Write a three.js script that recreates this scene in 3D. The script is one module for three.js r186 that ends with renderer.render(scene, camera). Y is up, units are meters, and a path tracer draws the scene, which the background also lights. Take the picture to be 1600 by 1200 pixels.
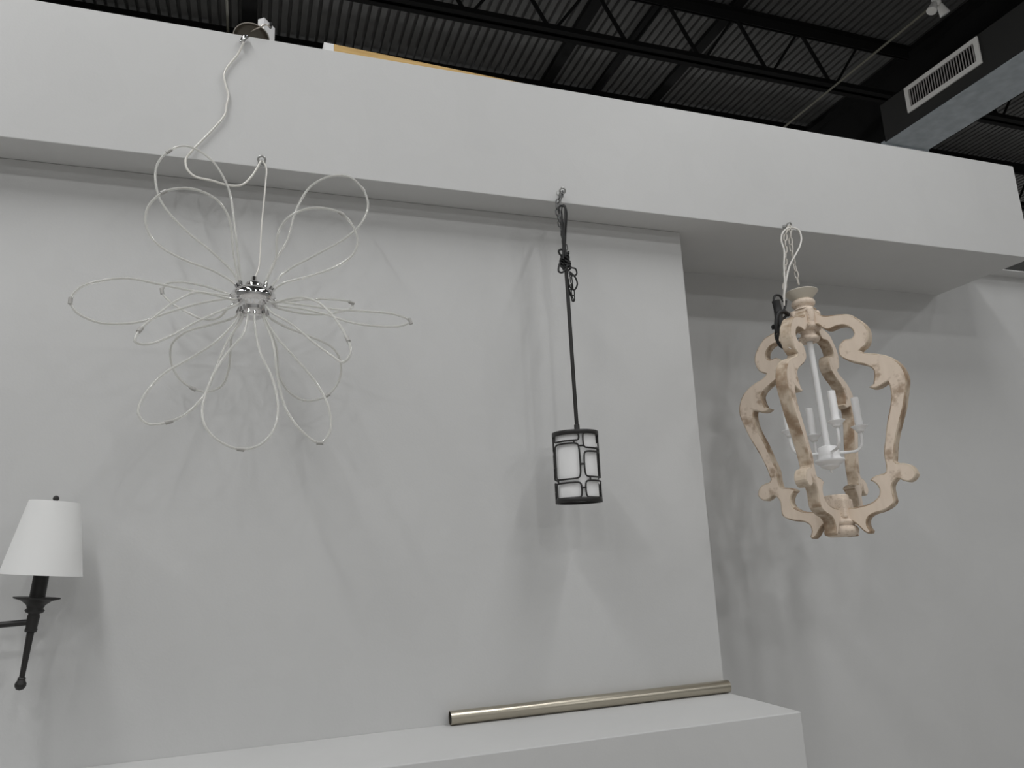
import * as THREE from 'three';
import { RoundedBoxGeometry } from 'three/addons/geometries/RoundedBoxGeometry.js';
import { mergeGeometries } from 'three/addons/utils/BufferGeometryUtils.js';
import { RectAreaLightUniformsLib } from 'three/addons/lights/RectAreaLightUniformsLib.js';

// ------------------------------------------------------------------ camera, light, exposure
const scene = new THREE.Scene();
scene.background = new THREE.Color(0x000000);
const FOCAL = 1185.1;                                             // pixels, frame 1600 x 1200
const camera = new THREE.PerspectiveCamera(2 * Math.atan(600 / FOCAL) * 180 / Math.PI, 4 / 3, 0.05, 60);
camera.rotation.order = 'YXZ';
camera.position.set(0, 1.6, 2.3);
camera.rotation.set(0.22151, -0.33915, -0.04432);
camera.updateMatrixWorld();
const renderer = new THREE.WebGLRenderer({ antialias: true });
renderer.toneMapping = THREE.LinearToneMapping;
renderer.toneMappingExposure = 0.335;
renderer.shadowMap.enabled = true;
renderer.shadowMap.type = THREE.PCFSoftShadowMap;
RectAreaLightUniformsLib.init();
const LAMP_RADIANCE = 560, LAMP_CANDELA = 11, LAMP_COLOR = new THREE.Color(0.995, 1, 1);
// high bay lamps of the hall: x, y, z, strength
const LAMPS = [
  [-4.6, 5.1, 5.2, 0.5], [-1.3, 5.1, 5.2, 0.5], [1.1, 5.1, 5.2, 0.5], [4.4, 5.1, 5.2, 0.5], [8.6, 5.1, 5.2, 0.8],
  [-3.2, 5.1, 10.8, 1.0], [1.6, 5.1, 10.8, 1.0], [6.2, 5.1, 10.8, 1.4],
  [-3.0, 5.1, -6.2, 1.2], [1.2, 5.1, -6.2, 1.2], [5.2, 5.1, -6.2, 1.2], [10.0, 5.1, -6.2, 1.2],  // unseen row added behind the display to brighten duct, register and deck
];

// added unseen strips to soften header shade, light the ledge: x, centre z, strength
const ADDED_STRIPS = [[-4.4, 1.9, 1.4], [-1.2, 1.9, 1.4], [2.0, 1.9, 1.15], [6.6, 1.9, 0.8]];
const STRIP_RADIANCE = 105, STRIP_Y = 5.2, STRIP_LEN = 2.4, STRIP_WIDTH = 0.15;

// ------------------------------------------------------------------ helpers
let seed = 7;
const rnd = () => { seed = (seed * 1664525 + 1013904223) >>> 0; return seed / 4294967296; };
const V = (x, y, z) => new THREE.Vector3(x, y, z);
function P(px, py, z) {                                          // photo pixel -> point on the plane at depth z
  const d = V((px - 800) / FOCAL, -(py - 600) / FOCAL, -1).applyQuaternion(camera.quaternion);
  return camera.position.clone().addScaledVector(d, (z - camera.position.z) / d.z);
}
const used = {};
function numbered(n) { const k = used[n] = (used[n] ?? -1) + 1; return k ? n + '_' + String(k).padStart(3, '0') : n; }
function tag(o, label, category, group, kind) {
  o.userData.label = label; o.userData.category = category;
  if (group) o.userData.group = group;
  if (kind) o.userData.kind = kind;
  return o;
}
function mesh(name, geo, mat, parent) {
  const m = new THREE.Mesh(geo, mat); m.name = parent ? name : numbered(name);
  m.castShadow = m.receiveShadow = true; (parent || scene).add(m); return m;
}
function thing(name, label, category, pos, group) {
  const g = new THREE.Group(); g.name = numbered(name); scene.add(g);
  if (pos) g.position.copy(pos);
  return tag(g, label, category, group);
}
function part(name, parent, pos) { const g = new THREE.Group(); g.name = name; parent.add(g); if (pos) g.position.copy(pos); return g; }
function box(x0, x1, y0, y1, z0, z1, r = 0) {
  const g = r ? new RoundedBoxGeometry(x1 - x0, y1 - y0, z1 - z0, 2, r) : new THREE.BoxGeometry(x1 - x0, y1 - y0, z1 - z0);
  g.translate((x0 + x1) / 2, (y0 + y1) / 2, (z0 + z1) / 2);
  // uv in metres
  const p = g.attributes.position, n = g.attributes.normal, uv = g.attributes.uv;
  for (let i = 0; i < p.count; i++) {
    const ax = Math.abs(n.getX(i)), ay = Math.abs(n.getY(i)), az = Math.abs(n.getZ(i));
    if (az >= ax && az >= ay) uv.setXY(i, p.getX(i), p.getY(i));
    else if (ax >= ay) uv.setXY(i, p.getZ(i), p.getY(i)); else uv.setXY(i, p.getX(i), p.getZ(i));
  }
  return g;
}
const UP = V(0, 1, 0);
function rod(a, b, r0, r1 = r0, seg = 12) {                        // cylinder from a to b
  const d = b.clone().sub(a), g = new THREE.CylinderGeometry(r1, r0, d.length(), seg);
  g.translate(0, d.length() / 2, 0);
  g.applyQuaternion(new THREE.Quaternion().setFromUnitVectors(UP, d.normalize()));
  g.translate(a.x, a.y, a.z); return g;
}
function tube(pts, r, seg = 40, rad = 8, closed = false) {
  return new THREE.TubeGeometry(new THREE.CatmullRomCurve3(pts, closed, 'centripetal'), seg, r, rad, closed);
}
const lathe = (pts, seg = 32) => new THREE.LatheGeometry(pts.map(([r, y]) => new THREE.Vector2(Math.max(r, 0.0001), y)), seg);

// ------------------------------------------------------------------ textures
function hash(x, y, s) { let h = (x * 374761393 + y * 668265263 + s * 974711) | 0; h = Math.imul(h ^ (h >>> 13), 1274126177); return ((h ^ (h >>> 16)) >>> 0) / 4294967296; }
function noise(u, v, per, s) {                                     // tiling value noise
  const x = Math.floor(u), y = Math.floor(v), fx = u - x, fy = v - y, w = t => t * t * (3 - 2 * t), m = a => ((a % per) + per) % per;
  const a = hash(m(x), m(y), s), b = hash(m(x + 1), m(y), s), c = hash(m(x), m(y + 1), s), d = hash(m(x + 1), m(y + 1), s);
  return (a + (b - a) * w(fx)) * (1 - w(fy)) + (c + (d - c) * w(fx)) * w(fy);
}
function fbm(u, v, per, s, oct = 4) { let t = 0, a = 0.5, n = 0; for (let o = 0; o < oct; o++) { t += a * noise(u * 2 ** o, v * 2 ** o, per * 2 ** o, s + o * 17); n += a; a *= 0.55; } return t / n; }
function tex(size, metres, fn, srgb) {
  const d = new Uint8Array(size * size * 4);
  for (let y = 0; y < size; y++) for (let x = 0; x < size; x++) { const c = fn(x / size, y / size); const i = (y * size + x) * 4; d[i] = c[0]; d[i + 1] = c[1]; d[i + 2] = c[2]; d[i + 3] = 255; }
  const t = new THREE.DataTexture(d, size, size); t.wrapS = t.wrapT = THREE.RepeatWrapping; t.repeat.set(1 / metres, 1 / metres);
  t.magFilter = THREE.LinearFilter; t.minFilter = THREE.LinearMipmapLinearFilter; t.generateMipmaps = true;
  if (srgb) t.colorSpace = THREE.SRGBColorSpace; t.needsUpdate = true; return t;
}
const g3 = v => [v, v, v];
const rollerBump = tex(512, 0.3, (u, v) => g3(255 * fbm(u * 60, v * 60, 60, 3, 3)));
const paintTone = tex(512, 2.4, (u, v) => { const k = 236 + 5 * (fbm(u * 5, v * 5, 5, 11, 4) - 0.5) * 2; return [k, k, k - 1]; }, true);
const concrete = tex(512, 3, (u, v) => { const k = 192 + 40 * (fbm(u * 9, v * 9, 9, 23, 5) - 0.5); return [k, k - 2, k - 5]; }, true);
const blackSteel = tex(256, 1.0, (u, v) => { const k = 96 + 14 * (fbm(u * 10, v * 10, 10, 31, 4) - 0.5); return [k, k, k - 1]; }, true);
const galvanised = tex(256, 0.8, (u, v) => { const k = 186 + 30 * (fbm(u * 14, v * 14, 14, 41, 3) - 0.5); return [k - 8, k, k + 6]; }, true);
const woodWash = tex(512, 0.5, (u, v) => {                          // whitewash with rubbed through brown patches
  const n = fbm(u * 14, v * 14, 14, 51, 4), s = fbm(u * 40, v * 10, 40, 57, 3), p = fbm(u * 5, v * 5, 5, 63, 3);
  let k = Math.min(1, Math.max(0, (n - 0.6) * 5)) * (0.35 + 0.65 * p) + 0.12 * s; k = Math.min(1, k);
  return [232 - 68 * k, 216 - 74 * k, 199 - 78 * k];
}, true);
const woodEdge = tex(512, 0.5, (u, v) => {                          // rubbed edges: more bare wood
  const n = fbm(u * 12, v * 12, 12, 151, 4), k = Math.min(1, Math.max(0, (n - 0.38) * 3.2));
  return [212 - 56 * k, 196 - 64 * k, 176 - 68 * k];
}, true);
const pine = tex(256, 0.4, (u, v) => { const k = fbm(u * 3, v * 50, 50, 71, 3); return [214 - 30 * k, 182 - 34 * k, 124 - 34 * k]; }, true);
const weave = tex(256, 0.05, (u, v) => g3(128 + 60 * Math.sin(u * 2 * Math.PI * 40) * Math.sin(v * 2 * Math.PI * 40)));

// ------------------------------------------------------------------ materials
const std = (o) => new THREE.MeshStandardMaterial(o), phy = (o) => new THREE.MeshPhysicalMaterial(o);
const rgb = (r, g, b) => new THREE.Color().setRGB(r, g, b);
const M = {
  wall: std({ color: rgb(0.70, 0.70, 0.70), map: paintTone, roughness: 0.75, bumpMap: rollerBump, bumpScale: 0.00015 }),
  floor: std({ color: rgb(1, 1, 1), map: concrete, roughness: 0.55 }),
  deck: phy({ color: rgb(1, 1, 1), map: blackSteel, roughness: 0.85, specularIntensity: 0.4, side: THREE.DoubleSide }),
  steel: phy({ color: rgb(0.008, 0.008, 0.008), roughness: 0.9, specularIntensity: 0.3 }),
  conduit: std({ color: rgb(0.16, 0.155, 0.12), roughness: 0.5 }),
  ductPaint: std({ color: rgb(0.022, 0.022, 0.021), roughness: 0.75 }),
  galv: std({ color: rgb(1, 1, 1), map: galvanised, roughness: 0.6, metalness: 0.1 }),
  ventWhite: std({ color: rgb(0.88, 0.87, 0.84), roughness: 0.5 }),
  grille: std({ color: rgb(0.40, 0.38, 0.37), roughness: 0.5 }),
  acrylic: phy({ color: rgb(0.92, 0.92, 0.90), roughness: 0.12, transmission: 0.66, thickness: 0, ior: 1.49 }),
  chrome: std({ color: rgb(0.80, 0.79, 0.79), roughness: 0.06, metalness: 1 }),
  zinc: std({ color: rgb(0.50, 0.50, 0.49), roughness: 0.3, metalness: 1 }),
  satin: std({ color: rgb(0.62, 0.58, 0.52), roughness: 0.28, metalness: 1 }),
  innerWire: std({ color: rgb(0.55, 0.53, 0.48), roughness: 0.35 }),
  joint: std({ color: rgb(0.44, 0.43, 0.41), roughness: 0.4 }),
  clearCord: phy({ color: rgb(0.74, 0.72, 0.67), roughness: 0.3, clearcoat: 0.5 }),
  bronze: std({ color: rgb(0.014, 0.013, 0.012), roughness: 0.45 }),
  blackCord: std({ color: rgb(0.012, 0.012, 0.012), roughness: 0.55 }),
  gunmetal: std({ color: rgb(0.16, 0.16, 0.16), roughness: 0.3, metalness: 1 }),
  opal: phy({ color: rgb(0.95, 0.95, 0.95), roughness: 0.35, transmission: 0.12, thickness: 0 }),
  fabric: phy({ color: rgb(0.94, 0.94, 0.93), roughness: 0.95, transmission: 0.15, thickness: 0, bumpMap: weave, bumpScale: 0.0002 }),
  wood: std({ color: rgb(1, 1, 1), map: woodWash, roughness: 0.8 }),
  woodSide: std({ color: rgb(0.92, 0.92, 0.92), map: woodEdge, roughness: 0.85 }),
  cream: std({ color: rgb(0.60, 0.56, 0.48), roughness: 0.6 }),
  whiteMetal: std({ color: rgb(0.90, 0.90, 0.90), roughness: 0.45 }),
  whiteCord: std({ color: rgb(0.72, 0.70, 0.66), roughness: 0.5 }),
  creamChain: std({ color: rgb(0.60, 0.57, 0.52), roughness: 0.5 }),
  nickel: std({ color: rgb(0.50, 0.46, 0.38), roughness: 0.3, metalness: 1 }),
  nickelDark: std({ color: rgb(0.08, 0.075, 0.07), roughness: 0.6, metalness: 0.5 }),
  pine: std({ color: rgb(1, 1, 1), map: pine, roughness: 0.8 }),
  card: std({ color: rgb(0.78, 0.78, 0.78), roughness: 0.8 }),
  lampShell: std({ color: rgb(0.5, 0.5, 0.5), roughness: 0.4, metalness: 0.6 }),
  lampGlow: std({ color: rgb(0.9, 0.9, 0.9), emissive: LAMP_COLOR, emissiveIntensity: 6 }),
};

// ------------------------------------------------------------------ the setting
const YS = 2.823, YT = 3.285, ZP = -0.1266, ZB = -0.514, XP = 1.5915, XE = 3.364, YL = 1.104, ZL = 0.2664;
const HX0 = -10, HX1 = 14, HZ0 = -9, HZ1 = 14, DECK = 6.04;
const S = (name, geo, mat, label, cat) => tag(mesh(name, geo, mat), label, cat, null, 'structure');
S('floor', box(HX0, HX1, -0.2, 0, HZ0, HZ1), M.floor, 'grey concrete floor of the showroom hall', 'floor');
S('wall_left', box(HX0 - 0.2, HX0, 0, 6.3, HZ0, HZ1), M.wall, 'outer wall of the hall on the sconce side', 'wall');
S('wall_right', box(HX1, HX1 + 0.2, 0, 6.3, HZ0, HZ1), M.wall, 'outer wall of the hall on the duct side', 'wall');
S('wall_front', box(HX0, HX1, 0, 6.3, HZ1, HZ1 + 0.2), M.wall, 'outer wall of the hall facing the display', 'wall');
S('wall_rear', box(HX0, HX1, 0, 6.3, HZ0 - 0.2, HZ0), M.wall, 'outer wall of the hall behind the display', 'wall');
S('wall_back', box(XP - 0.3, 9, 0, 2.967, ZB - 0.12, ZB), M.wall, 'off white recessed back wall behind the wooden lantern', 'wall');
S('wall_middle', box(-7, XP, 0, YS, ZB - 0.12, ZP, 0.004), M.wall, 'off white display panel behind flower chandelier and mini pendant', 'wall');
S('wall_low', box(-7, XP, 0, YL, ZP, ZL, 0.004), M.wall, 'off white half wall with flat ledge carrying the metal tube', 'wall');
S('wall_header', box(-7, XE, YS, YT, ZB - 0.12, 0, 0.003), M.wall, 'off white dropped header the fixtures hang from', 'wall');
S('trim_1', box(XE + 0.02, 9, 2.967, 2.973, ZB - 0.12, ZB + 0.075), M.wall, 'thin off white cap board overhanging the top of the recessed wall', 'trim');
{ // corrugated roof deck: real ribs along z
  const pitch = 0.078, d = 0.028, pos = [], uv = [];
  const quad = (x0, y0, x1, y1) => {
    pos.push(x0, y0, HZ0, x1, y1, HZ0, x1, y1, HZ1, x0, y0, HZ0, x1, y1, HZ1, x0, y0, HZ1);
    uv.push(x0, HZ0, x1, HZ0, x1, HZ1, x0, HZ0, x1, HZ1, x0, HZ1);
  };
  for (let x = HX0; x < HX1; x += pitch) {
    quad(x, DECK, x + pitch * 0.62, DECK); quad(x + pitch * 0.62, DECK, x + pitch * 0.68, DECK + d);
    quad(x + pitch * 0.68, DECK + d, x + pitch * 0.94, DECK + d); quad(x + pitch * 0.94, DECK + d, x + pitch, DECK);
  }
  const g = new THREE.BufferGeometry();
  g.setAttribute('position', new THREE.Float32BufferAttribute(pos, 3)); g.setAttribute('uv', new THREE.Float32BufferAttribute(uv, 2)); g.computeVertexNormals();
  S('ceiling', g, M.deck, 'black painted corrugated metal roof deck', 'ceiling');
  S('ceiling_slab', box(HX0, HX1, DECK + 0.1, DECK + 0.3, HZ0, HZ1), M.steel, 'roof slab above the corrugated deck', 'ceiling');
}

// ------------------------------------------------------------------ roof steel
function joist(z, label, x0, x1, webs) {
  const t = thing('bar_joist', label, 'joist', V(0, 0, z), 'black open web bar joists under the roof deck');
  for (const s of [-1, 1]) {
    mesh('top_chord', mergeGeometries([box(x0, x1, 5.90, 6.0, s * 0.012 - 0.004, s * 0.012 + 0.004), box(x0, x1, 5.992, 6.0, s > 0 ? 0.008 : -0.06, s > 0 ? 0.06 : -0.008)]), M.steel, t);
    mesh('bottom_chord', mergeGeometries([box(x0, x1, 5.43, 5.51, s * 0.012 - 0.004, s * 0.012 + 0.004), box(x0, x1, 5.43, 5.438, s > 0 ? 0.008 : -0.06, s > 0 ? 0.06 : -0.008)]), M.steel, t);
  }
  for (let k = webs[0]; k <= webs[1]; k++) {
    const b = 3.37 + 0.66 * k;
    mesh('web_bar', rod(V(b - 0.26, 5.94, 0), V(b, 5.47, 0), 0.016, 0.016, 8), M.steel, t);
    mesh('web_bar', rod(V(b + 0.04, 5.47, 0), V(b + 0.38, 5.94, 0), 0.012, 0.012, 8), M.steel, t);
  }
}
joist(-2.3, 'black open web bar joist crossing the dark deck above the header', -6, 5.64, [-12, 2]);
joist(-2.3, 'black open web bar joist showing below the galvanised duct underside', 5.92, 13, [5, 13]);
joist(-3.69, 'black open web bar joist showing its top chord just over the header', -6, 5.64, [-12, 2]);
joist(-3.69, 'black open web bar joist farther back beyond the duct end', 5.92, 13, [5, 13]);
function seam(x, w, label, mat = M.steel, y0 = 6.0) {
  tag(mesh('deck_bar', box(x - w / 2, x + w / 2, y0, DECK - 0.002, HZ0, 8), mat), label, 'steel bar');
}
seam(2.59, 0.10, 'wide black steel bar under deck, running from above the pine board end');
seam(3.10, 0.06, 'slim black steel bar under deck between the two wide bars');
seam(3.75, 0.10, 'wide black steel bar under deck, between slim bar and thin conduit');
seam(-0.11, 0.12, 'black steel bar under deck above the chandelier canopy');
tag(mesh('girder', mergeGeometries([box(5.66, 5.90, 5.98, 6.03, HZ0, 8), box(5.76, 5.80, 5.2, 5.98, HZ0, 8), box(5.66, 5.90, 5.16, 5.2, HZ0, 8)]), M.steel), 'black steel girder running along above the air duct', 'girder');
tag(mesh('conduit', rod(V(-0.28, 5.98, HZ0), V(-0.28, 5.98, 6), 0.011), M.conduit), 'thin dull conduit under deck above the chandelier canopy', 'conduit');
tag(mesh('conduit', rod(V(4.62, 5.38, -5.6), V(4.62, 5.38, -1.22), 0.0095), M.conduit), 'thin dull conduit running under deck to the small white twin fitting', 'conduit');
{
  const t = thing('twin_fitting', 'small white twin fitting at end of the thin conduit', 'fitting', V(4.62, 5.35, -1.16));
  mesh('base', lathe([[0, 0.1], [0.03, 0.1], [0.03, 0.02], [0.012, 0]], 16), M.ventWhite, t);
  for (const s of [-1, 1]) { const h = mesh('head', lathe([[0, 0.03], [0.02, 0.03], [0.036, -0.05], [0.031, -0.052], [0, -0.05]], 20), M.ventWhite, t); h.position.set(s * 0.04, -0.01, 0); h.rotation.z = s * 0.5; }
}

// ------------------------------------------------------------------ air duct and register
{
  const x0 = 4.6, x1 = 5.03, y0 = 4.6, y1 = 4.92, z0 = -1.77, z1 = 5;
  const t = thing('air_duct', 'long black sided air duct with bare galvanised underside', 'duct', V(0, 0, 0));
  const th = 0.004, oz0 = -1.486, oz1 = -0.934, oy0 = 4.73, oy1 = 4.871;      // sheet thickness, register opening
  mesh('body', mergeGeometries([
    box(x0, x1, y1 - th, y1, z0, z1), box(x1 - th, x1, y0 + th, y1, z0, z1), box(x0, x1, y0 + th, y1, z0, z0 + th), box(x0, x1, y0 + th, y1, z1 - th, z1),
    box(x0, x0 + th, y0 + th, y1, z0, oz0), box(x0, x0 + th, y0 + th, y1, oz1, z1), box(x0, x0 + th, y0 + th, oy0, oz0, oz1), box(x0, x0 + th, oy1, y1, oz0, oz1),
  ]), M.ductPaint, t);
  for (let k = 0, z = z0; z < z1; k++, z += 1.22) mesh('bottom_panel', box(x0 + 0.003, x1 - 0.003, y0 - 0.004, y0 + 0.006, z, Math.min(z + 1.21, z1)), M.galv, t);
  mesh('flange', box(x0 - 0.012, x1 + 0.012, y0 - 0.014, y0 + 0.012, z0 - 0.03, z0), M.galv, t);
  for (const z of [1, 4]) for (const x of [x0 + 0.02, x1 - 0.02]) mesh('hanger_strap', box(x - 0.002, x + 0.002, y1, DECK, z - 0.015, z + 0.015), M.galv, t);
  const v = thing('air_register', 'white framed air register with upright slats on the black duct side', 'vent', V(x0 - 0.004, 4.698, -1.21));
  const w = 0.62, h = 0.205, b = 0.034;
  mesh('frame', mergeGeometries([box(-0.012, 0, 0, b, -w / 2, w / 2), box(-0.012, 0, h - b, h, -w / 2, w / 2), box(-0.012, 0, b, h - b, -w / 2, -w / 2 + b), box(-0.012, 0, b, h - b, w / 2 - b, w / 2)]), M.ventWhite, v);
  for (let k = 0; k < 26; k++) { const z = -w / 2 + b + (w - 2 * b) * (k + 0.5) / 26; const s = mesh('slat', box(-0.006, 0.006, b, h - b, -0.0035, 0.0035), M.grille, v); s.position.set(-0.009, 0, z); s.rotation.y = 0.5; }
}

// ------------------------------------------------------------------ hall lamps (behind the photographer, plus the added row behind the display)
LAMPS.forEach(([x, y, z, k], i) => {
  const t = thing('high_bay_lamp', 'high bay lamp with glowing globe under a grey cap', 'lamp', V(x, y, z), 'high bay lamps of the hall');
  mesh('dome', lathe([[0.02, 0.3], [0.06, 0.29], [0.07, 0.2], [0.09, 0.14], [0.094, 0.12], [0.086, 0.12], [0.06, 0.19], [0.02, 0.2]], 28), M.lampShell, t);
  mesh('stem', rod(V(0, 0.29, 0), V(0, DECK - y, 0), 0.01), M.steel, t);
  mesh('globe', lathe([[0, -0.11], [0.06, -0.095], [0.11, -0.04], [0.125, 0.02], [0.115, 0.08], [0.085, 0.12], [0, 0.12]], 28), M.lampGlow, t);
  const L = new THREE.RectAreaLight(LAMP_COLOR, LAMP_RADIANCE * k, 0.24, 0.24);
  L.name = 'lamp_light'; L.position.set(0, -0.125, 0); L.rotation.x = -Math.PI / 2; t.add(L);
  const Q = new THREE.PointLight(LAMP_COLOR, LAMP_CANDELA * k, 0, 2);
  Q.name = 'globe_light'; Q.castShadow = true; Q.shadow.radius = 5; t.add(Q);
});

ADDED_STRIPS.forEach(([x, z, k]) => {
  const t = thing('added_strip_lamp', 'added unseen strip lamp over the aisle, lighting ledge and panel', 'lamp', V(x, STRIP_Y, z), 'added strip lamps over the aisle');
  mesh('housing', box(-0.09, 0.09, 0, 0.06, -STRIP_LEN / 2 - 0.02, STRIP_LEN / 2 + 0.02, 0.006), M.ventWhite, t);
  mesh('diffuser', box(-STRIP_WIDTH / 2, STRIP_WIDTH / 2, -0.018, 0, -STRIP_LEN / 2, STRIP_LEN / 2), M.lampGlow, t);
  for (const s of [-0.8, 0.8]) mesh('hanger', rod(V(0, 0.06, s), V(0, DECK - STRIP_Y, s), 0.004), M.steel, t);
  const L = new THREE.RectAreaLight(LAMP_COLOR, STRIP_RADIANCE * k, STRIP_WIDTH, STRIP_LEN);
  L.name = 'added_strip_light'; L.position.set(0, -0.022, 0); L.rotation.x = -Math.PI / 2; t.add(L);
});

// ------------------------------------------------------------------ hooks on the header
function screwEye(px, py, label) {
  const c = P(px, py, 0.028), t = thing('screw_eye', label, 'hook', V(c.x, c.y, 0), 'screw eyes along the header');
  mesh('washer', new THREE.CylinderGeometry(0.011, 0.012, 0.003, 20).rotateX(Math.PI / 2).translate(0, 0, 0.0015), M.zinc, t);
  mesh('shank', rod(V(0, 0, 0), V(0, 0, 0.018), 0.0025), M.zinc, t);
  mesh('eye', new THREE.TorusGeometry(0.0105, 0.0032, 10, 24).rotateX(0.5).translate(0, -0.002, 0.026), M.zinc, t);
  return c;
}
const hookA = screwEye(409, 248, 'zinc screw eye holding the clear cord of the flower chandelier');
const hookB = screwEye(879, 297, 'zinc screw eye holding the black mini pendant');
const hookC = screwEye(1233, 351, 'zinc screw eye holding the chain of the wooden lantern');

// ------------------------------------------------------------------ chain maker
function linkGeo(len, wid, r) {
  const pts = [], a = wid / 2 - r, b = len / 2 - r - a;
  for (let i = 0; i <= 8; i++) { const t = Math.PI * i / 8; pts.push(V(a * Math.cos(t), b + a * Math.sin(t), 0)); }
  for (let i = 0; i <= 8; i++) { const t = Math.PI + Math.PI * i / 8; pts.push(V(a * Math.cos(t), -b + a * Math.sin(t), 0)); }
  return new THREE.TubeGeometry(new THREE.CatmullRomCurve3(pts, true), 28, r, 6, true);
}
function chain(name, parent, pts, len, wid, r, mat) {
  const c = new THREE.CatmullRomCurve3(pts), n = Math.max(2, Math.round(c.getLength() / (len - 2.4 * r))), g = linkGeo(len, wid, r), grp = part(name, parent);
  for (let i = 0; i < n; i++) {
    const u = (i + 0.5) / n, m = mesh('link', g, mat, grp);
    m.position.copy(c.getPointAt(u));
    m.quaternion.setFromUnitVectors(UP, c.getTangentAt(u)).multiply(new THREE.Quaternion().setFromAxisAngle(UP, 0.4 + (i % 2) * Math.PI / 2));
  }
  return grp;
}

// ------------------------------------------------------------------ flower chandelier
{
  const ZH = 0.085, hub = P(396, 466, ZH);
  const t = thing('flower_chandelier', 'flower shaped chandelier of looped clear tubes around a chrome hub', 'chandelier', hub);
  const loc = (p) => p.clone().sub(hub);
  mesh('hub', lathe([[0, -0.052], [0.010, -0.0505], [0.020, -0.046], [0.028, -0.038], [0.032, -0.028], [0.0325, -0.020], [0.034, -0.016], [0.044, -0.012], [0.051, -0.004], [0.054, 0.006], [0.053, 0.016], [0.047, 0.025], [0.036, 0.032], [0.024, 0.035], [0.022, 0.038], [0.021, 0.046], [0.015, 0.051], [0.007, 0.053], [0.006, 0.066], [0, 0.067]], 48).scale(1.17, 1.12, 1.17).translate(0, -0.008, 0), M.chrome, t);
  // loops: photo outline, reach towards the viewer in metres at the tip, index of the joint
  const loops = [
    [[[376, 439], [367, 356], [356, 292], [327, 247], [290, 228], [264, 236], [245, 259], [245, 296], [256, 322], [290, 360], [335, 397], [365, 427]], -0.055, 5],
    [[[374, 439], [365, 397], [359, 345], [342, 315], [312, 298], [284, 294], [256, 300], [234, 319], [227, 341], [234, 367], [252, 386], [290, 407], [335, 424], [369, 446]], 0.06, 6],
    [[[420, 427], [434, 400], [449, 375], [462, 330], [485, 292], [515, 276], [545, 276], [567, 296], [575, 319], [567, 345], [541, 371], [492, 399], [447, 424], [429, 442]], -0.05, 7],
    [[[417, 439], [431, 405], [434, 367], [449, 341], [477, 327], [504, 325], [534, 334], [552, 354], [559, 379], [552, 397], [526, 416], [485, 431], [440, 444]], 0.06, 6],
    [[[361, 462], [305, 455], [249, 444], [200, 435], [162, 438], [125, 449], [110, 470], [121, 489], [155, 504], [189, 506], [222, 502], [267, 487], [312, 474], [358, 466]], 0.06, 6],
    [[[359, 460], [320, 447], [282, 441], [260, 444], [253, 455], [264, 470], [290, 487], [320, 499], [342, 496], [359, 479]], -0.14, 4],
    [[[365, 468], [339, 462], [305, 457], [275, 470], [245, 492], [219, 515], [211, 534], [228, 538], [260, 528], [305, 504], [342, 487], [368, 477]], 0.26, 5],
    [[[368, 494], [335, 506], [290, 519], [269, 537], [267, 564], [279, 590], [301, 607], [324, 612], [346, 603], [357, 579], [360, 545], [363, 522], [376, 498]], -0.13, 6],
    [[[372, 496], [342, 530], [297, 560], [256, 584], [224, 620], [216, 646], [230, 662], [264, 659], [294, 644], [320, 616], [339, 571], [357, 530], [378, 498]], 0.12, 7],
    [[[386, 502], [380, 522], [357, 549], [335, 582], [320, 620], [316, 642], [320, 665], [342, 689], [376, 702], [406, 695], [429, 669], [434, 631], [425, 590], [406, 549], [398, 504]], 0.2, 8],
    [[[412, 498], [427, 537], [434, 590], [447, 639], [474, 676], [500, 692], [515, 676], [515, 642], [496, 601], [462, 560], [432, 526], [414, 496]], 0.14, 5],
    [[[414, 496], [431, 541], [436, 586], [451, 612], [477, 626], [511, 618], [530, 594], [532, 564], [519, 543], [485, 526], [447, 511], [419, 494]], -0.11, 5],
    [[[423, 487], [455, 506], [489, 534], [519, 556], [537, 566], [548, 552], [543, 530], [519, 492], [496, 472], [474, 465], [451, 467], [428, 473]], 0.26, 6],
    [[[430, 476], [474, 483], [511, 492], [549, 504], [594, 510], [627, 509], [641, 502], [620, 492], [579, 487], [530, 484], [477, 477], [430, 470]], 0.1, 6],
    [[[430, 472], [477, 468], [522, 468], [549, 473], [551, 479], [522, 489], [485, 491], [430, 480]], -0.14, 3],
  ];
  for (const [o, reach, j] of loops) {
    let dm = 0; for (const [x, y] of o) dm = Math.max(dm, Math.hypot(x - 396, y - 466));
    const pts = o.map(([x, y]) => { const s = Math.hypot(x - 396, y - 466) / dm; return loc(P(x, y, ZH + reach * Math.pow(s, reach > 0 ? 0.9 : 1.2))); });
    const ends = [pts[0], pts[pts.length - 1]].map(q => { const n = q.clone().normalize(); n.y *= 0.6; n.normalize(); return n.multiplyScalar(0.044).add(V(0, 0.0, 0)); });
    const l = mesh('tube_loop', tube([ends[0], ...pts, ends[1]], 0.0039, 90, 8), M.acrylic, t);
    mesh('inner_wire', tube([ends[0], ...pts, ends[1]], 0.0012, 90, 5), M.innerWire, l);
    const q = pts[j], n = pts[j + 1].clone().sub(pts[j - 1]).normalize().multiplyScalar(0.009);
    mesh('joint', rod(q.clone().sub(n), q.clone().add(n), 0.0056), M.joint, l);
    ends.forEach((e, i) => { const d = (i ? pts[pts.length - 1] : pts[0]).clone().sub(e).normalize(); mesh('socket', rod(e.clone().addScaledVector(d, 0.004), e.clone().addScaledVector(d, 0.022), 0.0052), M.chrome, t); });
  }
  const stem = V(0, 0.06, 0);
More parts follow.
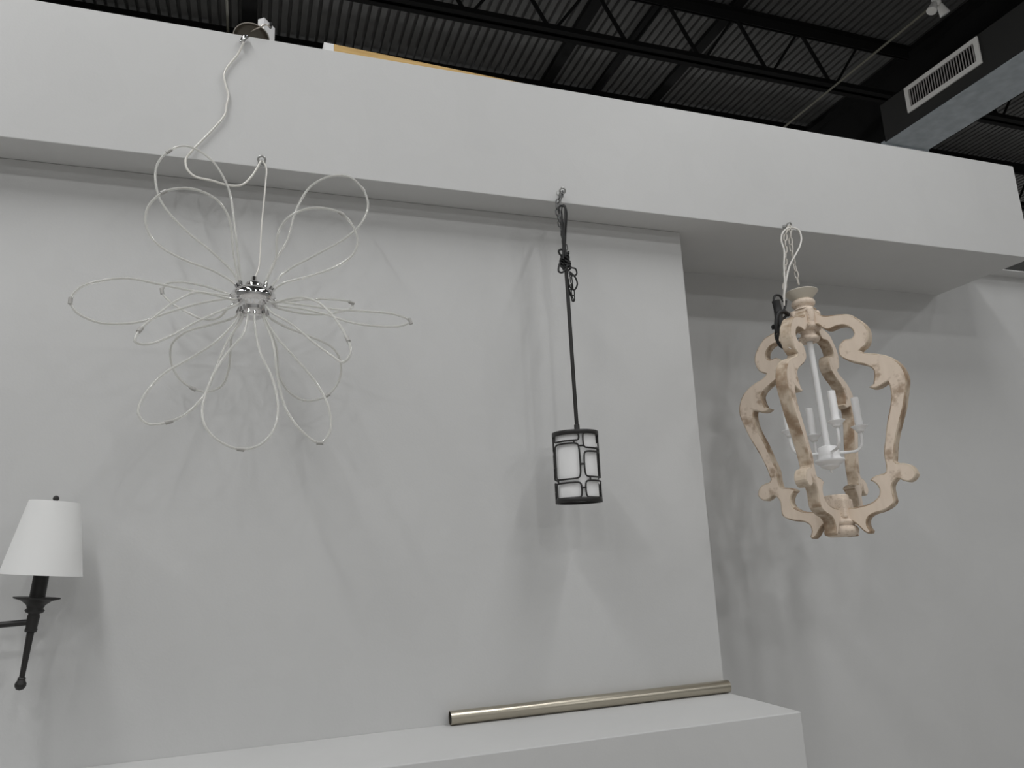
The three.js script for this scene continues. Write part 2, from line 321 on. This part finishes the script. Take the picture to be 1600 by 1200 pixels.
  mesh('hanging_wire', tube([stem, loc(P(404, 420, 0.07)), loc(P(409, 350, 0.05)), loc(P(415, 285, 0.036)), loc(P(416, 262, 0.032)), loc(P(410, 251, 0.03))], 0.0026, 40), M.clearCord, t);
  const zc = 0.009, cordPx = [[381, 66, 0.02], [372, 84, zc], [356, 104, zc], [350, 117, zc], [353, 134, zc], [357, 150, zc], [354, 164, zc], [352, 178, zc], [340, 194, zc], [322, 213, zc], [309, 226, zc], [298, 238, 0.012], [290, 250, 0.02], [293, 265, 0.024], [305, 276, 0.026], [330, 282, 0.03], [360, 290, 0.03], [378, 289, 0.03], [392, 277, 0.03], [402, 262, 0.03], [408, 251, 0.03]];
  mesh('power_cord', tube(cordPx.map(a => loc(P(...a))), 0.0036, 140), M.clearCord, t);
  // canopy parked over the top edge of the header
  const cw = P(393, 50, -0.03), cp = part('canopy', t, loc(V(cw.x, YT + 0.021, -0.03))); cp.rotation.set(2.83, 0, 0.0);
  mesh('dish', lathe([[0, -0.022], [0.012, -0.022], [0.03, -0.018], [0.047, -0.006], [0.055, 0.006], [0.058, 0.007], [0.0575, 0.009], [0.053, 0.0075], [0.045, -0.004], [0.03, -0.015], [0, -0.019]], 40), M.satin, cp);
  mesh('bracket', tube([V(0.0, 0.0, -0.02), V(0.02, 0.004, -0.04), V(0.045, -0.006, -0.05), V(0.058, -0.012, -0.04)], 0.003, 20), M.satin, cp);
  mesh('screw', rod(V(0.058, -0.010, -0.04), V(0.060, -0.032, -0.04), 0.005), M.gunmetal, cp);
  const gp = mesh('cord_grip', lathe([[0, -0.018], [0.006, -0.018], [0.009, -0.008], [0.011, 0.012], [0.008, 0.018], [0, 0.018]], 20), M.chrome, t);
  gp.position.copy(loc(P(381, 62, 0.014))); gp.rotation.z = -0.5;
}
{ // small white box and pine board on top of the header
  const p = P(402, 40, -0.11), H = P(402, 28, -0.11).y - YT, b = thing('small_box', 'small white cardboard box behind the chandelier canopy', 'box', V(p.x + 0.03, YT, -0.135));
  mesh('carton', box(-0.03, 0.03, 0, H, -0.013, 0.013, 0.001), M.card, b);
  mesh('flap', box(-0.03, 0.03, H, H + 0.0015, -0.013, 0.013), M.card, b);
  b.rotation.y = 0.9;
  const l = P(506, 70, -0.014), w = thing('pine_board', 'yellowish pine board lying along the top of the header', 'board', V(l.x, YT, -0.012));
  w.rotation.y = 0.052;
  mesh('plank', box(0.034, 1.3, 0, 0.036, -0.12, 0, 0.002), M.pine, w);
  tag(mesh('painted_end', box(0, 0.034, 0, 0.036, -0.12, 0, 0.002), M.card, w), 'white painted end').userData = { label: 'white painted end' };
}

// ------------------------------------------------------------------ mini pendant
{
  const Z = 0.04, top = P(902, 677, Z), t = thing('mini_pendant', 'black mini pendant with white glass cylinder in a block patterned cage', 'pendant lamp', V(P(905, 786, Z).x, P(905, 786, Z).y, Z));
  const o = t.position, loc = (p) => p.clone().sub(o), R = 0.073, H = top.y - o.y;
  const knot = loc(P(883, 410, Z));
  mesh('rod', rod(V(top.x - o.x, H, 0), V(knot.x + 0.002, knot.y - 0.02, 0), 0.0065), M.bronze, t);
  mesh('coupler', lathe([[0.0065, 0.03], [0.009, 0.028], [0.009, 0.004], [0.016, 0], [0, 0]], 20), M.bronze, t).position.set(top.x - o.x, H, 0);
  mesh('glass', lathe([[R - 0.010, 0.008], [R - 0.007, 0.008], [R - 0.007, H - 0.008], [R - 0.010, H - 0.008]], 48), M.opal, t);
  mesh('top_plate', lathe([[0, H - 0.004], [R - 0.004, H - 0.006], [R - 0.004, H - 0.002], [0, H]], 40), M.bronze, t);
  const ring = (y, h) => lathe([[R - 0.004, y], [R + 0.003, y], [R + 0.003, y + h], [R - 0.004, y + h], [R - 0.004, y]], 48);
  mesh('top_ring', ring(H - 0.011, 0.013), M.bronze, t);
  mesh('bottom_ring', ring(0, 0.014), M.bronze, t);
  const face = Math.atan2(camera.position.x - o.x, camera.position.z - o.z);      // angle about y, 0 at +z
  const cyl = (deg, f, r = R) => { const a = face + deg * Math.PI / 180; return V(r * Math.sin(a), H * (1 - f), r * Math.cos(a)); };
  const WR = 0.0029;
  function block(a0, a1, f0, f1) {
    const pts = [], bulge = 0.05, ca = (a0 + a1) / 2, wa = (a1 - a0) / 2, cf = (f0 + f1) / 2, wf = (f1 - f0) / 2;
    for (let i = 0; i < 40; i++) {
      const t2 = i / 40 * Math.PI * 2, c = Math.cos(t2), s = Math.sin(t2), n = 11, k = Math.pow(Math.pow(Math.abs(c), n) + Math.pow(Math.abs(s), n), -1 / n);
      const x = c * k, y = s * k;
      pts.push(cyl(ca + wa * x * (1 + bulge * (1 - y * y)), cf + wf * y * (1 + 0.03 * (1 - x * x))));
    }
    mesh('cage_block', tube(pts, WR, 80, 6, true), M.bronze, t);
  }
  const link = (a0, f0, a1, f1) => mesh('cage_link', tube([cyl(a0, f0), cyl((a0 + a1) / 2, (f0 + f1) / 2), cyl(a1, f1)], WR, 8, 6), M.bronze, t);
  const colA = [[0.045, 0.145], [0.19, 0.675], [0.735, 0.94]], colB = [[0.04, 0.25], [0.305, 0.655], [0.715, 0.94]];
  for (let k = 0; k < 4; k++) {
    const a = -66 + k * 90 - (k ? 3 : 0), c = k % 2 ? colB : colA;
    for (const [f0, f1] of c) block(a, a + 73, f0, f1);
    const u = a + 73, v = a + 90;
    if (k % 2) { link(a + 12, 0.655, a + 12, 0.715); link(a + 60, 0.25, a + 60, 0.305); link(u, 0.16, v, 0.1); link(u, 0.5, v, 0.5); link(u, 0.84, v, 0.84); }
    else { link(a + 62, 0.145, a + 62, 0.19); link(a + 8, 0.675, a + 8, 0.735); link(u, 0.225, v - 3, 0.225); link(u, 0.48, v - 3, 0.48); link(u, 0.81, v - 3, 0.81); }
  }
  // chain and tied up cord above the rod
  const hk = loc(V(hookB.x, hookB.y - 0.006, 0.03));
  chain('chain', t, [hk, loc(P(876, 306, 0.035)), loc(P(870, 318, 0.04)), loc(P(871, 335, Z)), loc(P(877, 360, Z)), loc(P(884, 385, Z)), loc(P(886, 400, Z))], 0.026, 0.014, 0.0021, M.gunmetal);
  chain('chain', t, [hk, loc(P(876, 312, Z + 0.01)), loc(P(874, 330, Z + 0.012)), loc(P(879, 365, Z + 0.01)), loc(P(882, 400, Z + 0.012))], 0.026, 0.014, 0.0021, M.gunmetal);
  const C = (l, r = 0.0035, seg = 60) => mesh('cord', tube(l.map(a => loc(P(...a))), r, seg), M.blackCord, t);
  C([[880, 405, Z + 0.014], [879, 370, Z + 0.016], [876, 335, Z + 0.014], [873, 325, Z + 0.014], [876, 321, Z + 0.016], [882, 323, Z + 0.018], [883, 335, Z + 0.018], [881, 365, Z + 0.018], [884, 400, Z + 0.016]]);
  C([[884, 405, Z - 0.006], [882, 370, Z - 0.004], [878, 340, Z - 0.004], [877, 326, Z], [881, 320, Z], [885, 330, Z], [884, 360, Z - 0.006], [882, 405, Z - 0.01]]);
  const wind = [];
  for (let i = 0; i <= 110; i++) { const a = i * 0.42, y = knot.y + 0.025 - 0.045 * (i / 110) + 0.010 * Math.sin(i * 0.9); const r = 0.013 + 0.006 * Math.sin(i * 1.7) ; wind.push(V(knot.x + r * Math.sin(a), y, r * Math.cos(a))); }
  mesh('cord', tube(wind, 0.0036, 420, 6), M.blackCord, t);
  C([[875, 398, Z + 0.01], [873, 392, Z + 0.012], [878, 390, Z + 0.014], [884, 402, Z + 0.014]], 0.0034, 24);
  C([[874, 412, Z + 0.01], [873, 424, Z + 0.014], [878, 426, Z + 0.014], [886, 418, Z + 0.014]], 0.0034, 24);
  C([[889, 418, Z + 0.01], [899, 420, Z + 0.012], [901, 428, Z + 0.012], [895, 431, Z + 0.012], [889, 426, Z + 0.012]], 0.003, 24);
  C([[889, 424, Z + 0.01], [898, 432, Z + 0.012], [902, 444, Z + 0.012], [897, 453, Z + 0.01], [890, 447, Z + 0.008], [888, 436, Z + 0.008]], 0.003, 40);
  chain('chain', t, [[891, 425, Z + 0.012], [893, 440, Z + 0.014], [895, 455, Z + 0.012], [896, 471, Z + 0.01]].map(a => loc(P(...a))), 0.026, 0.014, 0.0021, M.blackCord);
  chain('chain', t, [[893, 445, Z], [890, 455, Z], [893, 463, Z], [896, 470, Z + 0.006]].map(a => loc(P(...a))), 0.024, 0.013, 0.002, M.blackCord);
}

// ------------------------------------------------------------------ carved wooden lantern
{
  const T0 = V(1.9996, 2.5416, 0.04);
  const t = thing('wooden_lantern', 'whitewashed carved wooden lantern with four scroll arms and candle lights', 'lantern', T0);
  t.rotation.order = 'XYZ'; t.rotation.set(-0.0556, 0, -0.0092); t.updateMatrixWorld();
  const loc = (p) => t.worldToLocal(p.clone()), TH = 1.0962;
  const outline = '0.037,-0.086 0.057,-0.11 0.077,-0.124 0.123,-0.133 0.166,-0.146 0.19,-0.168 0.21,-0.194 0.219,-0.224 0.215,-0.254 0.203,-0.275 0.18,-0.289 0.198,-0.303 0.231,-0.314 0.265,-0.331 0.291,-0.354 0.308,-0.386 0.314,-0.422 0.311,-0.44 0.3,-0.478 0.286,-0.521 0.268,-0.562 0.25,-0.604 0.235,-0.648 0.227,-0.683 0.224,-0.698 0.233,-0.706 0.251,-0.709 0.27,-0.718 0.281,-0.735 0.284,-0.751 0.273,-0.766 0.258,-0.773 0.24,-0.768 0.224,-0.757 0.212,-0.764 0.201,-0.782 0.201,-0.813 0.2,-0.834 0.185,-0.848 0.155,-0.86 0.122,-0.867 0.103,-0.88 0.099,-0.904 0.108,-0.924 0.098,-0.93 0.084,-0.922 0.067,-0.9 0.05,-0.883 0.03,-0.875 0.03,-0.84 0.069,-0.836 0.114,-0.83 0.137,-0.82 0.152,-0.807 0.158,-0.787 0.151,-0.767 0.138,-0.754 0.13,-0.752 0.145,-0.741 0.167,-0.735 0.187,-0.732 0.193,-0.71 0.194,-0.666 0.207,-0.619 0.224,-0.56 0.245,-0.503 0.253,-0.468 0.253,-0.433 0.249,-0.423 0.228,-0.432 0.203,-0.436 0.185,-0.427 0.201,-0.421 0.205,-0.41 0.211,-0.39 0.211,-0.369 0.196,-0.351 0.165,-0.333 0.132,-0.315 0.108,-0.292 0.104,-0.273 0.113,-0.248 0.134,-0.234 0.155,-0.237 0.168,-0.226 0.167,-0.209 0.158,-0.194 0.139,-0.181 0.113,-0.178 0.082,-0.182 0.064,-0.171 0.05,-0.152 0.03,-0.144'
    .split(' ').map(s => s.split(',').map(Number));
  const shp = new THREE.Shape();
  // smooth the traced outline a little by a closed spline
  const crv = new THREE.CatmullRomCurve3(outline.map(([r, h]) => V(r, h, 0)), true, 'centripetal').getSpacedPoints(260);
  shp.setFromPoints(crv.slice(0, -1).map(p => new THREE.Vector2(p.x, p.y)));
  const TK = 0.042, BV = 0.005;
  const armG = new THREE.ExtrudeGeometry(shp, { depth: TK - 2 * BV, bevelEnabled: true, bevelThickness: BV, bevelSize: BV, bevelOffset: -BV, bevelSegments: 3, curveSegments: 4 });
  armG.translate(0, 0, -(TK - 2 * BV) / 2);
  for (let k = 0; k < 4; k++) { const a = mesh('scroll_arm', armG, [M.wood, M.woodSide], t); a.rotation.y = -(TH + k * Math.PI / 2); }
  const wl = (name, pts, seg = 32) => mesh(name, lathe(pts, seg), M.wood, t);
  mesh('top_dish', lathe([[0.03, -0.036], [0.04, -0.026], [0.060, -0.004], [0.061, 0.0], [0.058, 0.001], [0.038, -0.018], [0, -0.024]], 36), M.cream, t);
  wl('collar', [[0, -0.03], [0.032, -0.032], [0.042, -0.040], [0.044, -0.048], [0.042, -0.056], [0.034, -0.062], [0.030, -0.066], [0.040, -0.074], [0.044, -0.080], [0, -0.082]]);
  const hb = mesh('hub_block', new RoundedBoxGeometry(0.082, 0.085, 0.082, 3, 0.012).translate(0, -0.118, 0), M.wood, t); hb.rotation.y = -TH;
  wl('lower_collar', [[0, -0.15], [0.030, -0.15], [0.032, -0.158], [0.027, -0.164], [0.028, -0.178], [0.038, -0.186], [0.039, -0.195], [0.034, -0.203], [0.014, -0.203], [0.013, -0.19], [0, -0.19]]);
  for (let k = 0; k < 4; k++) { const a = -(TH + Math.PI / 4 + k * Math.PI / 2) ; const s = mesh('hub_lobe', lathe([[0, -0.078], [0.012, -0.08], [0.016, -0.09], [0.014, -0.13], [0, -0.15]], 16), M.wood, t); s.position.set(0.043 * Math.cos(a), 0, -0.043 * Math.sin(a)); }
  // lower boss
  wl('boss', [[0, -0.785], [0.0375, -0.785], [0.0425, -0.79], [0.0425, -0.835], [0.0475, -0.842], [0.0475, -0.87], [0.0525, -0.876], [0.0550, -0.884], [0.0500, -0.890], [0.0450, -0.893], [0.0550, -0.9], [0.0587, -0.91], [0.0550, -0.922], [0.0425, -0.93], [0, -0.932]]);
  const bb = mesh('boss_block', new RoundedBoxGeometry(0.084, 0.07, 0.084, 2, 0.008).translate(0, -0.835, 0), M.wood, t); bb.rotation.y = -TH;
  // inner candle cluster
  mesh('stem', rod(V(0, -0.195, 0), V(0, -0.64, 0), 0.0115), M.whiteMetal, t);
  mesh('bowl', lathe([[0, -0.705], [0.004, -0.702], [0.004, -0.694], [0.014, -0.690], [0.030, -0.683], [0.034, -0.678], [0.034, -0.674], [0.046, -0.668], [0.051, -0.661], [0.052, -0.655], [0.040, -0.652], [0.038, -0.640], [0.038, -0.612], [0.020, -0.604], [0, -0.604]], 36), M.whiteMetal, t);
  for (let k = 0; k < 4; k++) {
    const a = (112.5 - 90 * k) * Math.PI / 180, rc = 0.127, d = V(Math.cos(a), 0, Math.sin(a));
    const q = (r, h) => V(d.x * r, h, d.z * r);
    const g = part('candle_light', t);
    mesh('arm', tube([q(0.03, -0.632), q(0.07, -0.632), q(0.102, -0.628), q(0.121, -0.612), q(0.127, -0.585), q(0.127, -0.555)], 0.0052, 30, 10), M.whiteMetal, g);
    mesh('drip_pan', lathe([[0, -0.562], [0.012, -0.562], [0.015, -0.556], [0.017, -0.551], [0.029, -0.541], [0.030, -0.538], [0.015, -0.540], [0, -0.541]], 28), M.whiteMetal, g).position.set(d.x * rc, 0, d.z * rc);
    mesh('candle_sleeve', lathe([[0.0135, -0.54], [0.0135, -0.432], [0.012, -0.430], [0.0115, -0.434], [0.0115, -0.445], [0, -0.445]], 24), M.whiteMetal, g).position.set(d.x * rc, 0, d.z * rc);
  }
  // suspension: chain strands and white cord
  const hk = loc(V(hookC.x, hookC.y - 0.007, 0.032));
  const PL = (l) => l.map(a => loc(P(...a)));
  chain('chain', t, [hk, ...PL([[1235, 375, 0.036], [1238, 398, 0.038], [1243, 422, 0.04], [1248, 445, 0.04]])], 0.034, 0.017, 0.0028, M.creamChain);
  chain('chain', t, [hk, ...PL([[1228, 365, 0.036], [1227, 395, 0.04], [1227, 425, 0.045], [1225, 462, 0.05]])], 0.034, 0.017, 0.0028, M.creamChain);
  mesh('ring', new THREE.TorusGeometry(0.014, 0.003, 8, 24), M.creamChain, t).position.set(0.004, -0.004, 0);
  mesh('white_cord', tube(PL([[1225, 478, 0.052], [1226, 455, 0.056], [1229, 435, 0.058], [1234, 415, 0.058], [1243, 398, 0.056], [1250, 384, 0.05], [1252, 371, 0.045], [1248, 360, 0.04], [1240, 356, 0.036], [1230, 357, 0.034], [1222, 366, 0.036], [1221, 377, 0.038], [1225, 390, 0.045], [1225, 415, 0.05], [1226, 440, 0.052], [1224, 470, 0.052]]), 0.0036, 120), M.whiteCord, t);
  // black taped lead bundle hanging beside the hub
  const B = (l, r = 0.0045, seg = 50, m = M.blackCord, n = 'black_lead') => mesh(n, tube(PL(l), r, seg), m, t);
  const z = 0.05;
  B([[1225, 472, z], [1218, 462, z], [1211, 462, z], [1209, 470, z], [1212, 482, z], [1218, 492, z], [1224, 488, z]]);
  B([[1228, 470, z], [1226, 482, z], [1218, 490, z + 0.01], [1213, 500, z + 0.01], [1211, 512, z], [1207, 508, z], [1208, 514, z - 0.005], [1212, 508, z]]);
  B([[1214, 478, z], [1217, 490, z + 0.01], [1219, 505, z + 0.012], [1216, 522, z + 0.01], [1215, 532, z], [1221, 541, z], [1222, 528, z], [1220, 505, z], [1228, 494, z]], 0.005);
  B([[1218, 485, z - 0.01], [1222, 500, z - 0.01], [1219, 515, z], [1212, 520, z], [1213, 530, z], [1219, 541, z], [1224, 544, z]], 0.0045);
  B([[1232, 492, z], [1224, 487, z + 0.012], [1216, 490, z + 0.014], [1213, 505, z + 0.012], [1214, 520, z + 0.008]], 0.008);
  B([[1212, 470, z], [1215, 482, z], [1217, 498, z + 0.004], [1219, 510, z + 0.006]], 0.015);
  mesh('tag_wire', tube(PL([[1222, 538, z + 0.05], [1229, 541, z + 0.09], [1236, 545, z + 0.12]]), 0.0014, 12, 5), M.whiteCord, t);
  mesh('tag_wire', tube(PL([[1229, 535, z + 0.09], [1239, 532, z + 0.09], [1248, 528, z + 0.06]]), 0.0014, 12, 5), M.nickelDark, t);
}

// ------------------------------------------------------------------ wall sconce
{
  const Z = 0.0, b = P(32, 1070, Z), tp = P(88, 777, Z), t = thing('wall_sconce', 'dark bronze wall sconce with white tapered fabric shade', 'sconce', b);
  const L = Math.hypot(tp.x - b.x, tp.y - b.y); t.rotation.z = -Math.atan2(tp.x - b.x, tp.y - b.y); t.updateMatrixWorld();
  const k = L / 0.452, sc = (pts) => pts.map(([r, y]) => [r * k, y * k]);
  mesh('finial_ball', lathe(sc([[0, -0.013], [0.008, -0.0105], [0.0125, -0.003], [0.0125, 0.003], [0.008, 0.011], [0.009, 0.013], [0.0085, 0.016], [0.006, 0.018], [0, 0.018]]), 24), M.bronze, t);
  mesh('drop_rod', rod(V(0, 0.014 * k, 0), V(0, 0.125 * k, 0), 0.006 * k, 0.0085 * k), M.bronze, t);
  mesh('body', lathe(sc([[0, 0.122], [0.013, 0.122], [0.014, 0.128], [0.0125, 0.132], [0.014, 0.16], [0.012, 0.165], [0.019, 0.168], [0.022, 0.173], [0.018, 0.178], [0.021, 0.186], [0.034, 0.196], [0.051, 0.201], [0.052, 0.204], [0.02, 0.205], [0, 0.205]]), 32), M.bronze, t);
  mesh('candle_sleeve', rod(V(0, 0.204 * k, 0), V(0, 0.30 * k, 0), 0.0175 * k, 0.0175 * k, 24), M.bronze, t);
  mesh('shade', lathe(sc([[0.090, 0.258], [0.0915, 0.258], [0.0585, 0.440], [0.057, 0.440], [0.090, 0.259]]), 56), M.fabric, t);
  mesh('shade_top', lathe(sc([[0, 0.433], [0.056, 0.433], [0.056, 0.435], [0, 0.435]]), 40), M.fabric, t);
  mesh('harp', rod(V(0, 0.29 * k, 0), V(0, 0.446 * k, 0), 0.003), M.bronze, t);
  mesh('finial', lathe(sc([[0.003, 0.436], [0.004, 0.442], [0.0075, 0.447], [0.007, 0.452], [0.003, 0.456], [0, 0.456]]), 20), M.bronze, t);
  const end = t.worldToLocal(V(b.x - 0.22, b.y + 0.125, ZP + 0.03));
  mesh('arm', tube([V(0, 0.146 * k, 0), V(-0.08, 0.140, 0.0), V(-0.17, 0.132, -0.005), end.clone().add(V(0.03, 0, 0.05)), end], 0.0075, 40, 12), M.bronze, t);
  const pl = mesh('backplate', lathe([[0, 0], [0.058, 0], [0.058, 0.006], [0.05, 0.014], [0.02, 0.02], [0.012, 0.032], [0, 0.032]], 36).rotateX(Math.PI / 2), M.bronze, t);
  pl.position.copy(t.worldToLocal(V(b.x - 0.22, b.y + 0.125, ZP + 0.0005)));
}

// ------------------------------------------------------------------ metal tube on the ledge
{
  const r = 0.0205, xa = P(703, 1116, ZP + r).x, xb = P(1137, 1070, ZP + r).x, n = xb - xa;
  const t = thing('metal_tube', 'brushed nickel tube lying along the ledge against the panel', 'tube', V(xa, YL + r + 0.0005, ZP + r + 0.001));
  const wall = lathe([[r, 0], [r, n], [r - 0.002, n], [r - 0.002, 0], [r, 0]], 40).rotateZ(-Math.PI / 2);
  mesh('outer_wall', wall, M.nickel, t);
  mesh('bore', lathe([[r - 0.0025, 0.003], [r - 0.0025, n - 0.003]], 32).rotateZ(-Math.PI / 2), M.nickelDark, t);
}

scene.traverse(o => { if (o.isMesh) { o.castShadow = true; o.receiveShadow = true; } });
renderer.render(scene, camera);
